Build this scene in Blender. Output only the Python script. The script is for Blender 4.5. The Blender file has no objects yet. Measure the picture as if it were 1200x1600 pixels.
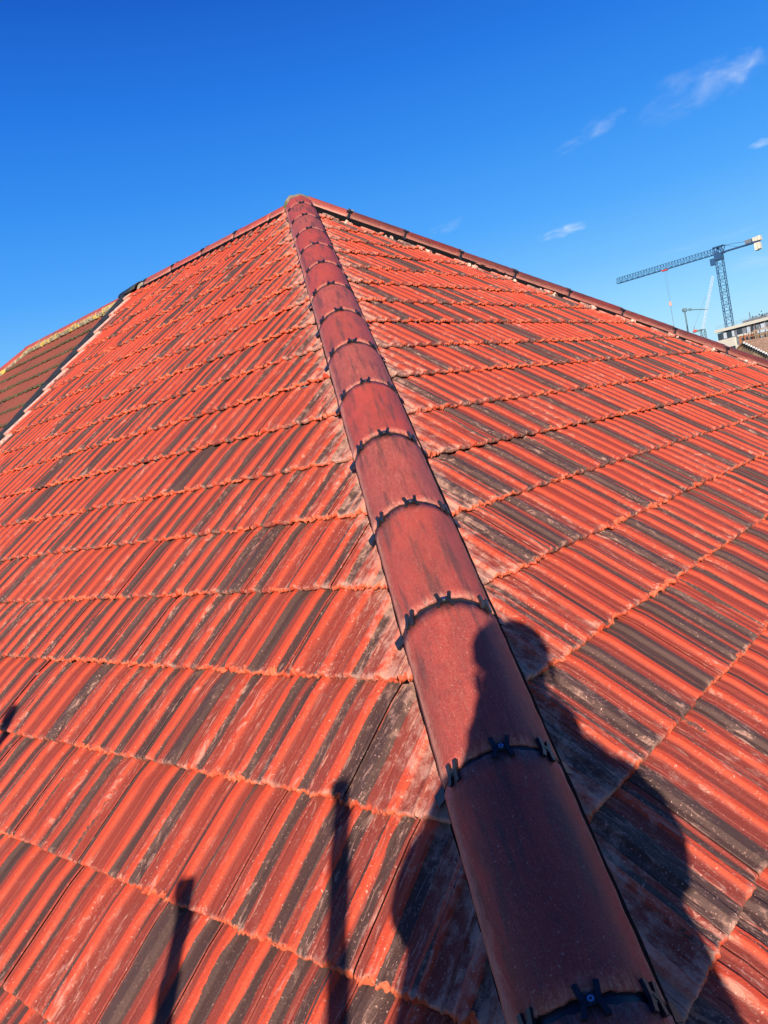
import bpy, bmesh, math, random
import numpy as np
from mathutils import Vector, Matrix, Euler
R_ = math.radians
sc = bpy.context.scene
COL = sc.collection
random.seed(7); RNG = np.random.default_rng(11)

# ------------------------------------------------------------------ camera, sky, sun, exposure
CAM = Vector((-4.7614, -4.4375, -2.0882))
cd = bpy.data.cameras.new('camera'); cam = bpy.data.objects.new('camera', cd); COL.objects.link(cam)
M = Matrix.Rotation(-0.85209, 4, 'Z') @ Matrix.Rotation(math.pi/2-0.074874, 4, 'X') @ Matrix.Rotation(-0.19066, 4, 'Z')
M.translation = CAM; cam.matrix_world = M
cd.sensor_fit = 'HORIZONTAL'; cd.sensor_width = 36; cd.lens = 36*1221.08/1200
cd.clip_start = 0.02; cd.clip_end = 6000
sc.camera = cam

EXPO = 0.8
SUN_AZ, SUN_EL = 35.0, 17.5          # heading the light travels to, and the sun's height
sd = bpy.data.lights.new('sun', 'SUN'); sun = bpy.data.objects.new('sun', sd); COL.objects.link(sun)
sd.energy = 4.7; sd.angle = R_(0.55); sd.color = (1.0, 0.90, 0.78)
ldir = Vector((math.cos(R_(SUN_EL))*math.cos(R_(SUN_AZ)), math.cos(R_(SUN_EL))*math.sin(R_(SUN_AZ)), -math.sin(R_(SUN_EL))))
sun.rotation_euler = ldir.to_track_quat('-Z', 'Y').to_euler()
sun.location = (-8, -8, 6)
sc.view_settings.view_transform = 'Standard'; sc.view_settings.look = 'None'
sc.view_settings.gamma = 1; sc.view_settings.exposure = EXPO; sc.view_settings.use_curve_mapping = False

def azel(az, el):
    return Vector((math.cos(R_(el))*math.cos(R_(az)), math.cos(R_(el))*math.sin(R_(az)), math.sin(R_(el))))

w = bpy.data.worlds.new('World'); sc.world = w; w.use_nodes = True
nt = w.node_tree; N = nt.nodes; N.clear()
def wn(t, **k):
    n = N.new(t)
    for a, b in k.items(): setattr(n, a, b)
    return n
def wmath(op, a, b=None, c=None):
    n = wn('ShaderNodeMath', operation=op)
    for i, v in enumerate((a, b, c)):
        if v is None: continue
        if isinstance(v, (int, float)): n.inputs[i].default_value = v
        else: nt.links.new(v, n.inputs[i])
    return n.outputs[0]
sky = wn('ShaderNodeTexSky', sky_type='NISHITA', sun_disc=False)
sky.sun_elevation = R_(SUN_EL)
sky.sun_rotation = math.atan2(-ldir.x, -ldir.y)
sky.altitude = 0; sky.air_density = 1.0; sky.dust_density = 0.25; sky.ozone_density = 2.2
tc = wn('ShaderNodeTexCoord')
sep = wn('ShaderNodeSeparateXYZ'); nt.links.new(tc.outputs['Generated'], sep.inputs[0])
cr = wn('ShaderNodeValToRGB'); nt.links.new(sep.outputs[2], cr.inputs[0])
def lin(c): return tuple(((v/255+.055)/1.055)**2.4 if v > 10 else v/255/12.92 for v in c)
# clear winter sky: measured colours at heights above the horizon
stops = [(0.0, (198, 232, 250)), (.07, (176, 228, 255)), (.11, (150, 216, 255)), (.17, (112, 190, 253)), (.24, (74, 166, 252)), (.33, (46, 142, 242)), (.42, (24, 118, 228)), (.52, (6, 88, 200)), (.75, (8, 62, 160)), (1, (5, 48, 135))]
el = cr.color_ramp.elements
while len(el) < len(stops): el.new(.5)
SKYEV = 1/(2**EXPO)/.10
for e_, (p_, c_) in zip(el, stops):
    e_.position = p_; e_.color = tuple(v*.1 for v in lin(c_))+(1,)
sg_ = wn('ShaderNodeVectorMath', operation='SCALE'); nt.links.new(cr.outputs[0], sg_.inputs[0]); sg_.inputs[3].default_value = 10*SKYEV
hs = wn('ShaderNodeMix', data_type='RGBA'); hs.inputs[0].default_value = .95; nt.links.new(sky.outputs[0], hs.inputs[6]); nt.links.new(sg_.outputs[0], hs.inputs[7])
def vdot(v):
    n = wn('ShaderNodeVectorMath', operation='DOT_PRODUCT'); nt.links.new(tc.outputs['Generated'], n.inputs[0]); n.inputs[1].default_value = v
    return n.outputs['Value']
col = hs.outputs[2]
# wisps of cirrus: centre azimuth, elevation, tilt, half length, half height, strength, noise seed
for (az, el, tilt, ra, rb, st, sd_) in ((15.1, 18.4, -4, .075, .026, .32, 1.), (13.1, 18.7, -6, .036, .017, .52, 6.), (22.3, 17.9, -14, .046, .012, .26, 3.),
                                       (25.1, 12.4, -2, .034, .0075, .60, 5.), (33.1, 14.4, -16, .030, .009, .22, 8.), (12.2, 14.2, 0, .02, .006, .35, 9.),
                                       (12.5, 7.6, 0, .09, .012, .22, 10.), (16, 9.5, -3, .07, .008, .10, 12.)):
    c = azel(az, el); e1 = Vector((math.sin(R_(az)), -math.cos(R_(az)), 0)); e2 = e1.cross(c)
    if e2.z < 0: e2 = -e2
    t = R_(-tilt); a1 = e1*math.cos(t)+e2*math.sin(t); a2 = e2*math.cos(t)-e1*math.sin(t)
    a = wmath('MULTIPLY', vdot(a1), 1/ra); a = wmath('ADD', a, -c.dot(a1)/ra)
    b = wmath('MULTIPLY', vdot(a2), 1/rb); b = wmath('ADD', b, -c.dot(a2)/rb)
    cmb = wn('ShaderNodeCombineXYZ'); nt.links.new(a, cmb.inputs[0]); nt.links.new(b, cmb.inputs[1]); cmb.inputs[2].default_value = sd_*3.1
    ns = wn('ShaderNodeTexNoise'); ns.inputs['Scale'].default_value = 1.3; ns.inputs['Detail'].default_value = 7; ns.inputs['Roughness'].default_value = .52; ns.inputs['Distortion'].default_value = .35
    mp = wn('ShaderNodeMapping'); mp.inputs['Scale'].default_value = (1.3, .8, 1); mp.inputs['Rotation'].default_value = (0, 0, -.25)
    nt.links.new(cmb.outputs[0], mp.inputs[0]); nt.links.new(mp.outputs[0], ns.inputs['Vector'])
    r2 = wmath('ADD', wmath('MULTIPLY', a, a), wmath('MULTIPLY', b, b))
    m = wmath('SUBTRACT', 1.0, r2)
    m = wmath('ADD', m, wmath('MULTIPLY', wmath('SUBTRACT', ns.outputs[0], .56), 3.4))
    mr = wn('ShaderNodeMapRange', interpolation_type='SMOOTHSTEP'); nt.links.new(m, mr.inputs[0]); mr.inputs[1].default_value = -.1; mr.inputs[2].default_value = 2.3
    edge = wn('ShaderNodeMapRange'); nt.links.new(r2, edge.inputs[0]); edge.inputs[1].default_value = 1.7; edge.inputs[2].default_value = .5
    front = wmath('GREATER_THAN', vdot(c), .5)
    f = wmath('MULTIPLY', wmath('MULTIPLY', mr.outputs[0], edge.outputs[0]), wmath('MULTIPLY', front, st))
    mx = wn('ShaderNodeMix', data_type='RGBA'); nt.links.new(f, mx.inputs[0]); nt.links.new(col, mx.inputs[6]); mx.inputs[7].default_value = (5.2, 5.6, 5.9, 1)
    col = mx.outputs[2]
bg = wn('ShaderNodeBackground'); bg.inputs[1].default_value = 0.10; nt.links.new(col, bg.inputs[0])
wo = wn('ShaderNodeOutputWorld'); nt.links.new(bg.outputs[0], wo.inputs[0])

# ------------------------------------------------------------------ helpers
def tag(o, label=None, cat=None, group=None, kind=None):
    if label: o['label'] = label
    if cat: o['category'] = cat
    if group: o['group'] = group
    if kind: o['kind'] = kind
    return o
def empty(name, loc=(0, 0, 0), rz=0):
    o = bpy.data.objects.new(name, None); o.empty_display_size = .2; o.location = loc; o.rotation_euler = (0, 0, rz); COL.objects.link(o); return o
def link_mesh(name, me, mats, parent=None, smooth=False):
    for m in (mats if isinstance(mats, (list, tuple)) else [mats]): me.materials.append(m)
    if smooth: me.polygons.foreach_set('use_smooth', [True]*len(me.polygons))
    o = bpy.data.objects.new(name, me); COL.objects.link(o)
    if parent: o.parent = parent
    return o
class MB:
    """collects simple shapes and links them as one mesh"""
    def __init__(s): s.v = []; s.f = []; s.mi = []; s.m = 0
    def add(s, vs, fs):
        b = len(s.v); s.v += [tuple(x) for x in vs]; s.f += [tuple(b+i for i in f) for f in fs]; s.mi += [s.m]*len(fs)
    def box(s, lo, hi, M=None):
        x0, y0, z0 = lo; x1, y1, z1 = hi
        vs = [Vector(p) for p in ((x0,y0,z0),(x1,y0,z0),(x1,y1,z0),(x0,y1,z0),(x0,y0,z1),(x1,y0,z1),(x1,y1,z1),(x0,y1,z1))]
        if M: vs = [M @ p for p in vs]
        s.add(vs, [(0,3,2,1),(4,5,6,7),(0,1,5,4),(1,2,6,5),(2,3,7,6),(3,0,4,7)]); return s
    def tube(s, a, b, r, n=8, r2=None):
        a = Vector(a); b = Vector(b); d = (b-a).normalized(); r2 = r if r2 is None else r2
        p = d.orthogonal().normalized(); q = d.cross(p)
        vs = []
        for c, rr in ((a, r), (b, r2)):
            for i in range(n):
                t = 2*math.pi*i/n; vs.append(c+p*math.cos(t)*rr+q*math.sin(t)*rr)
        fs = [(i, (i+1) % n, n+(i+1) % n, n+i) for i in range(n)]+[tuple(range(n-1, -1, -1)), tuple(range(n, 2*n))]
        s.add(vs, fs); return s
    def bar(s, a, b, wd, up=(0, 0, 1)):
        return s.tube(a, b, wd*.7071, 4)
    def build(s, name, mats, parent=None, smooth=False, bevel=0):
        me = bpy.data.meshes.new(name); me.from_pydata(s.v, [], s.f); me.update()
        o = link_mesh(name, me, mats, parent, smooth)
        if s.mi and max(s.mi) > 0: me.polygons.foreach_set('material_index', s.mi)
        if bevel:
            bv = o.modifiers.new('bevel', 'BEVEL'); bv.width = bevel; bv.segments = 2
        return o

class NT:
    """tiny node helper"""
    def __init__(s, name):
        s.mat = bpy.data.materials.new(name); s.mat.use_nodes = True; s.t = s.mat.node_tree; s.t.nodes.clear()
        s.out = s.t.nodes.new('ShaderNodeOutputMaterial'); s.b = s.t.nodes.new('ShaderNodeBsdfPrincipled'); s.t.links.new(s.b.outputs[0], s.out.inputs[0])
    def put(s, v, inp):
        if v is None: return
        if isinstance(v, (int, float)): inp.default_value = v
        elif isinstance(v, (tuple, list)): inp.default_value = tuple(v)+((1,) if len(v) == 3 and inp.type == 'RGBA' else ())
        else: s.t.links.new(v, inp)
    def attr(s, name, out='Fac'):
        n = s.t.nodes.new('ShaderNodeAttribute'); n.attribute_name = name; return n.outputs[out]
    def obj(s):
        return s.t.nodes.new('ShaderNodeTexCoord').outputs['Object']
    def rnd(s): return s.t.nodes.new('ShaderNodeObjectInfo').outputs['Random']
    def math(s, op, a, b=None, clamp=False):
        n = s.t.nodes.new('ShaderNodeMath'); n.operation = op; n.use_clamp = clamp; s.put(a, n.inputs[0]); s.put(b, n.inputs[1]); return n.outputs[0]
    def scale(s, v, sc_, off=None):
        n = s.t.nodes.new('ShaderNodeMapping'); s.put(v, n.inputs[0]); n.inputs['Scale'].default_value = sc_
        if off is not None: n.inputs['Location'].default_value = off
        return n.outputs[0]
    def noise(s, v, scale=5, det=3, rough=.5, dist=0):
        n = s.t.nodes.new('ShaderNodeTexNoise'); s.put(v, n.inputs['Vector']); n.inputs['Scale'].default_value = scale
        n.inputs['Detail'].default_value = det; n.inputs['Roughness'].default_value = rough; n.inputs['Distortion'].default_value = dist; return n.outputs[0]
    def ramp(s, v, a, b, c=0., d=1., smooth=True):
        n = s.t.nodes.new('ShaderNodeMapRange'); n.interpolation_type = 'SMOOTHSTEP' if smooth else 'LINEAR'
        s.put(v, n.inputs[0]); n.inputs[1].default_value = a; n.inputs[2].default_value = b; n.inputs[3].default_value = c; n.inputs[4].default_value = d; return n.outputs[0]
    def mix(s, f, a, b):
        n = s.t.nodes.new('ShaderNodeMix'); n.data_type = 'RGBA'; s.put(f, n.inputs[0]); s.put(a, n.inputs[6]); s.put(b, n.inputs[7]); return n.outputs[2]
    def bump(s, h, st=.3, dist=.01):
        n = s.t.nodes.new('ShaderNodeBump'); n.inputs['Strength'].default_value = st; n.inputs['Distance'].default_value = dist; s.put(h, n.inputs['Height']); s.t.links.new(n.outputs[0], s.b.inputs['Normal'])
    def fin(s, col, rough=.6, metal=0, spec=None):
        s.put(col, s.b.inputs['Base Color']); s.put(rough, s.b.inputs['Roughness']); s.b.inputs['Metallic'].default_value = metal
        if spec is not None: s.b.inputs['Specular IOR Level'].default_value = spec
        return s.mat
def plain(name, c, rough=.6, metal=0, var=.15, scale=6, bump=0):
    m = NT(name); o = m.obj(); n = m.noise(o, scale, 5, .6)
    f = m.ramp(n, .3, .7)
    col = m.mix(f, tuple(x*(1-var) for x in c), tuple(min(1, x*(1+var)) for x in c))
    if bump: m.bump(m.noise(o, scale*8, 4), bump, .01)
    return m.fin(col, rough, metal)

# ------------------------------------------------------------------ materials
def tile_material(name, red, dull, dark, lipc, dust, strength=1., lichen=None):
    m = NT(name)
    P = m.attr('suv', 'Vector')
    drk = m.attr('dark'); dst = m.attr('dust'); lip = m.attr('lip'); rib = m.attr('rib'); tr = m.attr('trand')
    streak = m.noise(m.scale(P, (95, 5, 1)), 1, 4, .6)
    wide = m.noise(m.scale(P, (26, 3.2, 1)), 1, 3, .55)
    fine = m.noise(m.scale(P, (420, 260, 1)), 1, 3, .7)
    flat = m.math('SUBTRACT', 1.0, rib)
    # red paint: bright on the ribs, a duller mauve red on the flats
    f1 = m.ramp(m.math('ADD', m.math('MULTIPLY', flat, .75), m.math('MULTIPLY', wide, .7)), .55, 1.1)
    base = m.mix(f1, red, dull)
    base = m.mix(m.ramp(tr, 0, 1, 0, .30), base, tuple(x*.72 for x in red))
    base = m.mix(m.ramp(streak, .54, .70, 0, .5), base, tuple(x*.5 for x in dull))
    # dark brown streaks left bare of paint
    dm = m.math('ADD', drk, m.math('MULTIPLY', m.math('SUBTRACT', streak, .5), 1.15))
    dm = m.math('ADD', dm, m.math('MULTIPLY', m.math('SUBTRACT', m.noise(m.scale(P, (300, 110, 1)), 1, 4, .75), .5), .85))
    dm = m.ramp(dm, .43, .58)
    dcol = m.mix(m.ramp(wide, .3, .75), dark, tuple(x*1.5 for x in dark))
    dcol = m.mix(m.ramp(fine, .5, .75, 0, .45), dcol, (dark[0]*2.4, dark[1]*2.0, dark[2]*1.8))
    base = m.mix(dm, base, dcol)
    # rubbed, pale scuffs running down the tiles
    scuff = m.noise(m.scale(P, (52, 11, 1)), 1, 6, .72, 1.6)
    area = m.noise(m.scale(P, (3.2, 2.4, 1)), 1, 2)
    s = m.math('MULTIPLY', m.ramp(scuff, .53, .66), m.ramp(m.math('ADD', area, m.math('MULTIPLY', dst, .5)), .50, .66))
    base = m.mix(m.math('MULTIPLY', s, .52*strength), base, dust)
    # grit specks and dust near the lower edges
    sp = m.noise(m.scale(P, (230, 170, 1)), 1, 2, .6)
    spm = m.math('MULTIPLY', m.ramp(sp, .645, .71), m.ramp(m.math('ADD', dst, m.math('MULTIPLY', area, .8)), .22, .75))
    base = m.mix(m.math('MULTIPLY', spm, .85*strength), base, (dust[0]*1.1, dust[1]*1.15, dust[2]*1.2))
    big = m.noise(m.scale(P, (38, 30, 1)), 1, 5, .7)
    base = m.mix(m.math('MULTIPLY', m.ramp(m.math('ADD', m.math('MULTIPLY', dst, .55), big), .72, 1.0), .62*strength), base, dust)
    pit = m.noise(m.scale(P, (150, 120, 1)), 1, 1)
    base = m.mix(m.ramp(pit, .73, .78, 0, .55), base, tuple(x*.35 for x in dull))
    lc = m.mix(m.ramp(m.noise(m.scale(P, (160, 120, 1)), 1, 4, .7), .56, .86), lipc, dust)
    lc = m.mix(m.ramp(m.noise(m.scale(P, (210, 150, 1)), 1, 3, .7), .56, .66), lc, tuple(x*.35 for x in dull))
    lc = m.mix(m.ramp(m.noise(m.scale(P, (30, 30, 1)), 1, 3), .45, .7), lc, tuple(x*.8 for x in red))
    base = m.mix(m.ramp(lip, .25, .8), base, lc)
    if lichen:
        ln = m.noise(m.scale(P, (22, 22, 1)), 1, 5, .7)
        base = m.mix(m.math('MULTIPLY', m.ramp(m.math('ADD', ln, m.math('MULTIPLY', m.attr('moss'), .45)), .66, .80), .9), base, lichen)
    h = m.math('ADD', m.math('MULTIPLY', fine, .5), m.math('ADD', m.math('MULTIPLY', streak, .5), m.math('MULTIPLY', sp, .35)))
    m.bump(h, .7, .005)
    rg = m.math('ADD', .50, m.math('MULTIPLY', fine, .22))
    return m.fin(base, rg, 0, .24)
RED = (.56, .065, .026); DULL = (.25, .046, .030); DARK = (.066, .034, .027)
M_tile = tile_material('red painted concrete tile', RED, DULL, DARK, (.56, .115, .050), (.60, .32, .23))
M_old = tile_material('weathered brown tile', (.235, .060, .036), (.17, .052, .036), (.09, .035, .026), (.06, .045, .025), (.20, .13, .08), .5, (.07, .065, .03))

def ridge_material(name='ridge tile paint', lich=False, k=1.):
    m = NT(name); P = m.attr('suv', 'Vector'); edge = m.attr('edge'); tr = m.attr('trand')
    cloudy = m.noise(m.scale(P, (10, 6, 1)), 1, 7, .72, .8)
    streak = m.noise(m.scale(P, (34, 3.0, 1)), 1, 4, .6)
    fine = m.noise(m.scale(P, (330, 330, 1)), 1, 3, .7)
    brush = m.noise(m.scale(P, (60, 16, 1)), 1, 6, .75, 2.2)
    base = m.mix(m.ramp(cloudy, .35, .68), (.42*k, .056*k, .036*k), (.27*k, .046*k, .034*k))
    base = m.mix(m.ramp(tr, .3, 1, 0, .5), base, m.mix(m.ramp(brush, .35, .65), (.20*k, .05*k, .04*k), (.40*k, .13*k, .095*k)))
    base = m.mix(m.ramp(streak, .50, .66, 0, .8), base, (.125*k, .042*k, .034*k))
    base = m.mix(m.ramp(m.noise(m.scale(P, (15, 2.2, 1)), 1, 3), .60, .74, 0, .6), base, (.085, .04, .03))
    pale = m.math('ADD', m.math('MULTIPLY', edge, .50), m.math('MULTIPLY', brush, .9))
    base = m.mix(m.ramp(pale, .48, .90, 0, .78*k), base, (.54, .25, .18))
    base = m.mix(m.ramp(fine, .52, .68, 0, .38), base, (.50, .20, .14))
    base = m.mix(m.ramp(m.noise(m.scale(P, (240, 240, 1), (3, 3, 3)), 1, 2), .56, .68, 0, .5), base, (.12*k, .035*k, .03*k))
    base = m.mix(m.math('MULTIPLY', m.ramp(m.noise(m.scale(P, (210, 150, 1)), 1, 3, .7), .66, .71), .75), base, (.55, .36, .28))
    if lich:
        ln = m.noise(m.scale(P, (16, 16, 1)), 1, 5, .7)
        base = m.mix(m.ramp(m.math('ADD', ln, m.math('MULTIPLY', edge, .30)), .62, .76), base, (.42, .30, .07))
    m.bump(m.math('ADD', fine, m.math('MULTIPLY', brush, .35)), .35, .003)
    return m.fin(base, m.math('ADD', .44, m.math('MULTIPLY', fine, .25)), 0, .26)
M_ridge = ridge_material()
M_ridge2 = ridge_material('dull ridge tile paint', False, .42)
M_ridge_old = ridge_material('lichened ridge tile', True)
M_black = plain('black plastic', (.012, .013, .016), .42, 0, .3, 40)
M_vent = plain('black vent strip', (.005, .005, .006), .85, 0, .3, 60, .2)
M_vent.node_tree.nodes['Principled BSDF'].inputs['Specular IOR Level'].default_value = .05
M_steel = plain('screw steel', (.62, .62, .64), .3, 1, .1, 50)
M_mortar = plain('old mortar', (.30, .24, .17), .95, 0, .35, 22, .8)
def moss_mortar():
    m = NT('mossy mortar'); o = m.obj(); n = m.noise(o, 30, 6, .7); n2 = m.noise(o, 8, 3)
    c = m.mix(m.ramp(n, .35, .65), (.17, .13, .07), (.30, .24, .16)); c = m.mix(m.ramp(n2, .42, .62), c, (.11, .12, .04)); m.bump(n, .8, .01); return m.fin(c, .95)
M_moss = moss_mortar()
def lichen_mortar():
    m = NT('lichened mortar'); o = m.obj(); n = m.noise(o, 26, 6, .7); n2 = m.noise(o, 9, 4)
    c = m.mix(m.ramp(n, .42, .6), (.14, .11, .06), (.32, .27, .17)); c = m.mix(m.ramp(n2, .55, .63, 0, .8), c, (.52, .36, .05)); m.bump(n, .9, .01); return m.fin(c, .95)
M_lichen = lichen_mortar()
M_lead = plain('dark bonding gutter', (.020, .024, .027), .55, 0, .35, 14, .3)
M_wall = plain('buff brick wall', (.33, .20, .13), .85, 0, .2, 9, .3)
M_white = plain('white painted board', (.78, .77, .73), .5, 0, .05, 3)
M_glass = plain('dark window glass', (.03, .04, .05), .08, 0, .2, 1)

# ------------------------------------------------------------------ the two roofs: tiled slopes as displaced meshes
TP = 0.7675; ANG = math.atan(TP); CO, SI = math.cos(ANG), math.sin(ANG)
TW = 0.197
def sm_noise(n, k, rng):
    a = rng.random(n+2*k+2)*2-1; ker = np.hanning(2*k+3)[1:-1]; ker /= ker.sum(); o = np.convolve(a, ker, 'same')[k:k+n]; return o/(o.std()+1e-9)
def profile(u, W=TW):
    """height of the tile across its width: groove at the lap, two trapezoid ribs"""
    h = np.zeros_like(u)
    def trap(c, b, t, H):
        d = np.abs(u-c); return H*np.clip((b-d)/(b-t), 0, 1)
    h += trap(.040, .020, .0105, .0115); h += trap(.140, .0180, .0095, .0105)
    h += trap(W-.006, .0055, .0020, .0030)
    h -= trap(.0028, .0022, .0008, .0036)
    h -= trap(.0900, .0022, .0008, .0022)
    return h
USAMP = np.array([0,.0014,.0042,.0060,.012,.018,.0225,.0265,.0305,.036,.042,.0475,.0515,.056,.061,.068,.076,.084,.0880,.0900,.0920,.099,.107,.115,.1215,.1265,.1315,.138,.144,.1485,.1535,.1585,.166,.175,.184,.1895,.1925,TW-.004,TW-.0012])
USAMP2 = np.sort(np.concatenate([USAMP, .5*(USAMP[1:]+USAMP[:-1])]))
def tiled_slope(name, mat, parent, origin, eu, es, en, s_rows, gauge, urange, keep, rib_dark=.25, dark_p=.55, phase=0, lipamp=1., usamp=USAMP2, edge_dust=None, seed=1, uend=None, moss=False, fade=1.):
    rng = np.random.default_rng(seed)
    eu, es, en, origin = map(np.array, (eu, es, en, origin))
    rows = np.array([-.0, -.0, 0, .0035, .0075, .012, .018, .028, .05, .085, .12, .155, .19, .22, .25, gauge+.012])
    nr = len(rows); V = []; F = []; A = {k: [] for k in ('dark', 'dust', 'lip', 'rib', 'trand', 'moss')}; SUV = []; base = 0
    for ci, S0 in enumerate(s_rows):
        u0, u1 = urange(S0)
        if uend is not None: u1 = min(u1, uend(S0)) if uend(S0) > 0 else u1
        i0 = math.floor((u0-phase)/TW)-1; i1 = math.ceil((u1-phase)/TW)+1
        nc = (i1-i0)*len(usamp)
        rag = sm_noise(nc, 1, rng)*.0030+sm_noise(nc, 2, rng)*.0022+sm_noise(nc, 8, rng)*.0024
        ragn = sm_noise(nc, 1, rng)*.0018+sm_noise(nc, 5, rng)*.0014
        amp = np.clip(.60+.6*sm_noise(nc, 60, rng), .15, 1.8)*lipamp
        rag2 = sm_noise(nc, 1, rng)*.0035
        drift = rng.normal(0, .003)
        for ti in range(i0, i1):
            U0 = phase+ti*TW+rng.normal(0, .0006); j = (ti-i0)*len(usamp)
            sl = slice(j, j+len(usamp)); m = len(usamp)
            tr = rng.random(); zj = rng.normal(0, .0011); sj = rng.normal(0, .0016)+drift; rot = rng.normal(0, .0025); twist = rng.normal(0, .004)
            U = usamp; prof = profile(U)
            ribm = np.clip((profile(U)-.002)/.006, 0, 1)*(U > .01)*(U < TW-.012)
            # dark streaks: which stretches across the tile are bare of paint
            halves = []; usedfull = False
            for hb in (0., .098):
                if rng.random() < dark_p*(1.15 if hb == 0 else .75):
                    full = rng.random() < rib_dark and not usedfull
                    if usedfull and rng.random() < .6: continue
                    usedfull = usedfull or full
                    a = hb+(.0 if full else (.052 if hb == 0 else .058)); wd = rng.uniform(.070, .094) if full else rng.uniform(.026, .040)
                    if not full and rng.random() < .25: a = hb+rng.uniform(-.004, .004); wd = rng.uniform(.02, .03)
                    halves.append((a+rng.normal(0, .003), a+wd+rng.normal(0, .004), rng.uniform(.75, 1.05), rng.random()*6, rng.uniform(.0, .0026)))
                if rng.random() < .45:
                    a = hb+rng.uniform(.0, .08); halves.append((a, a+rng.uniform(.006, .014), rng.uniform(.5, .9), rng.random()*6, .002))
            for ri, v in enumerate(rows):
                g = np.ones(m)
                S = np.full(m, S0-v+sj); n0 = .004+.0175*(1-max(v, 0)/gauge)+zj+twist*(U-.1)*(1 if v < .2 else .3)
                Nn = n0+prof
                Uu = U0+U+rot*v*.5
                if v > gauge: Nn = Nn-.006
                if ri <= 6:
                    k = [1, 1, 1, .75, .45, .22, .08][ri]
                    a_ = amp[sl]
                    if ri == 0: S = S+rag2[sl]*a_*.8; Nn = n0-.0130+prof*.55+ragn[sl]*.5
                    elif ri == 1: S = S+(rag[sl]*a_*.8)+.0022*a_; Nn = n0-.006+prof*.85+ragn[sl]*a_
                    else: S = S+rag[sl]*a_*k; Nn = Nn+ragn[sl]*a_*k-(.0028*k if ri == 2 else 0)
                P = origin[None]+Uu[:, None]*eu+S[:, None]*es+Nn[:, None]*en
                V.append(P)
                dk = np.zeros(m)
                for (a, b, st, ph, wob) in halves:
                    ww = wob*math.sin(ph+v*14)+wob*.6*math.sin(ph*2.3+v*31); e = .0035
                    dk = np.maximum(dk, st*np.clip((U-(a+ww))/e, 0, 1)*np.clip(((b-ww*.6)-U)/e, 0, 1))
                A['dark'].append(dk*fade); A['rib'].append(ribm)
                lipv = [.75, 1., .85, .42, .14, .03, .0][ri] if ri <= 6 else 0.
                A['lip'].append(np.full(m, lipv)*np.clip(amp[sl]*1.1, .35, 1)*(1 if fade > .5 else .8)); A['trand'].append(np.full(m, tr))
                d = .42*math.exp(-max(v, 0)/.020)+.08
                dd = np.full(m, d)
                if edge_dust is not None: dd = dd+edge_dust(Uu, S)
                A['dust'].append(dd); A['moss'].append(np.full(m, math.exp(-max(v, 0)/.03)) if moss else np.zeros(m))
                SUV.append(np.stack([Uu+ci*.37, S, np.full(m, tr*9)], 1))
            idx = base+np.arange(nr*m).reshape(nr, m)
            Uc = U0+.5*(U[1:]+U[:-1])
            q = np.stack([idx[:-1, :-1], idx[:-1, 1:], idx[1:, 1:], idx[1:, :-1]], -1)
            vc = np.array([.5*(rows[i]+rows[i+1]) for i in range(nr-1)])
            ok = keep(np.broadcast_to(Uc[None], (nr-1, m-1)), np.broadcast_to((S0-vc)[:, None], (nr-1, m-1)))
            if uend is not None: ok = ok & (np.broadcast_to(Uc[None], (nr-1, m-1)) > uend(S0)) if uend(S0) < 0 else ok
            q = q[ok]
            F.append(q.reshape(-1, 4)); base += nr*m
    V = np.concatenate(V); F = np.concatenate(F)
    used = np.zeros(len(V), bool); used[F.ravel()] = True; remap = np.cumsum(used)-1
    F = remap[F]; V = V[used]; SUV = np.concatenate(SUV)[used]
    me = bpy.data.meshes.new(name); me.vertices.add(len(V)); me.vertices.foreach_set('co', V.astype(np.float32).ravel())
    me.loops.add(len(F)*4); me.loops.foreach_set('vertex_index', F.astype(np.int32).ravel())
    me.polygons.add(len(F)); me.polygons.foreach_set('loop_start', np.arange(0, len(F)*4, 4, dtype=np.int32))
    me.update(calc_edges=True)
    for k, a in A.items():
        at = me.attributes.new(k, 'FLOAT', 'POINT'); at.data.foreach_set('value', np.concatenate(a)[used].astype(np.float32))
    at = me.attributes.new('suv', 'FLOAT_VECTOR', 'POINT'); at.data.foreach_set('vector', SUV.astype(np.float32).ravel())
    return link_mesh(name, me, mat, parent)

house = tag(empty('house', (0, 0, -8.9)), 'nearer house with a steep red painted tile roof and half-round ridge tiles on its hips', 'house')
HO = (0, 0, 8.9)   # the house's parts are built in world coordinates and hung on its base
def on_house(o, base=house):
    o.location = (-base.location.x, -base.location.y, -base.location.z); return o

gL, gR = .2948, .2883
EAVE = 5.80
rowsL = [5.2135-gL*k for k in range(-2, 18)]
rowsR = [4.9564-gR*k for k in range(-3, 17)]
HIPKEEP = .045
def dust_hipL(U, S): return .75*np.exp(-np.clip((S*CO-U)/1.414-.10, 0, 9)/.11)+1.5*np.exp(-np.clip(U-verge_u(S), 0, 9)/.022)
def dust_hip(U, S):   # pale mortar dust beside the hip
    d = (S*CO-np.abs(U))/1.414
    return .75*np.exp(-np.clip(d-.10, 0, 9)/.12)
def verge_u(S): return -(2.462-.185*S)
def keepL(U, S): return ((S*CO-U)/1.414 > HIPKEEP) & (S > .03)
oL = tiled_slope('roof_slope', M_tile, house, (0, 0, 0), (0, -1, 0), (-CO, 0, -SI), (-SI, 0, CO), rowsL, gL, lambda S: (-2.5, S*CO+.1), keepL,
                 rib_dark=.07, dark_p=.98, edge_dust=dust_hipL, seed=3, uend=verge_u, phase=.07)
on_house(oL); oL['label'] = 'long red tiled slope left of the middle hip'
def keepR(U, S): return ((S*CO-np.abs(U))/1.414 > HIPKEEP) & (S > .03)
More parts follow.
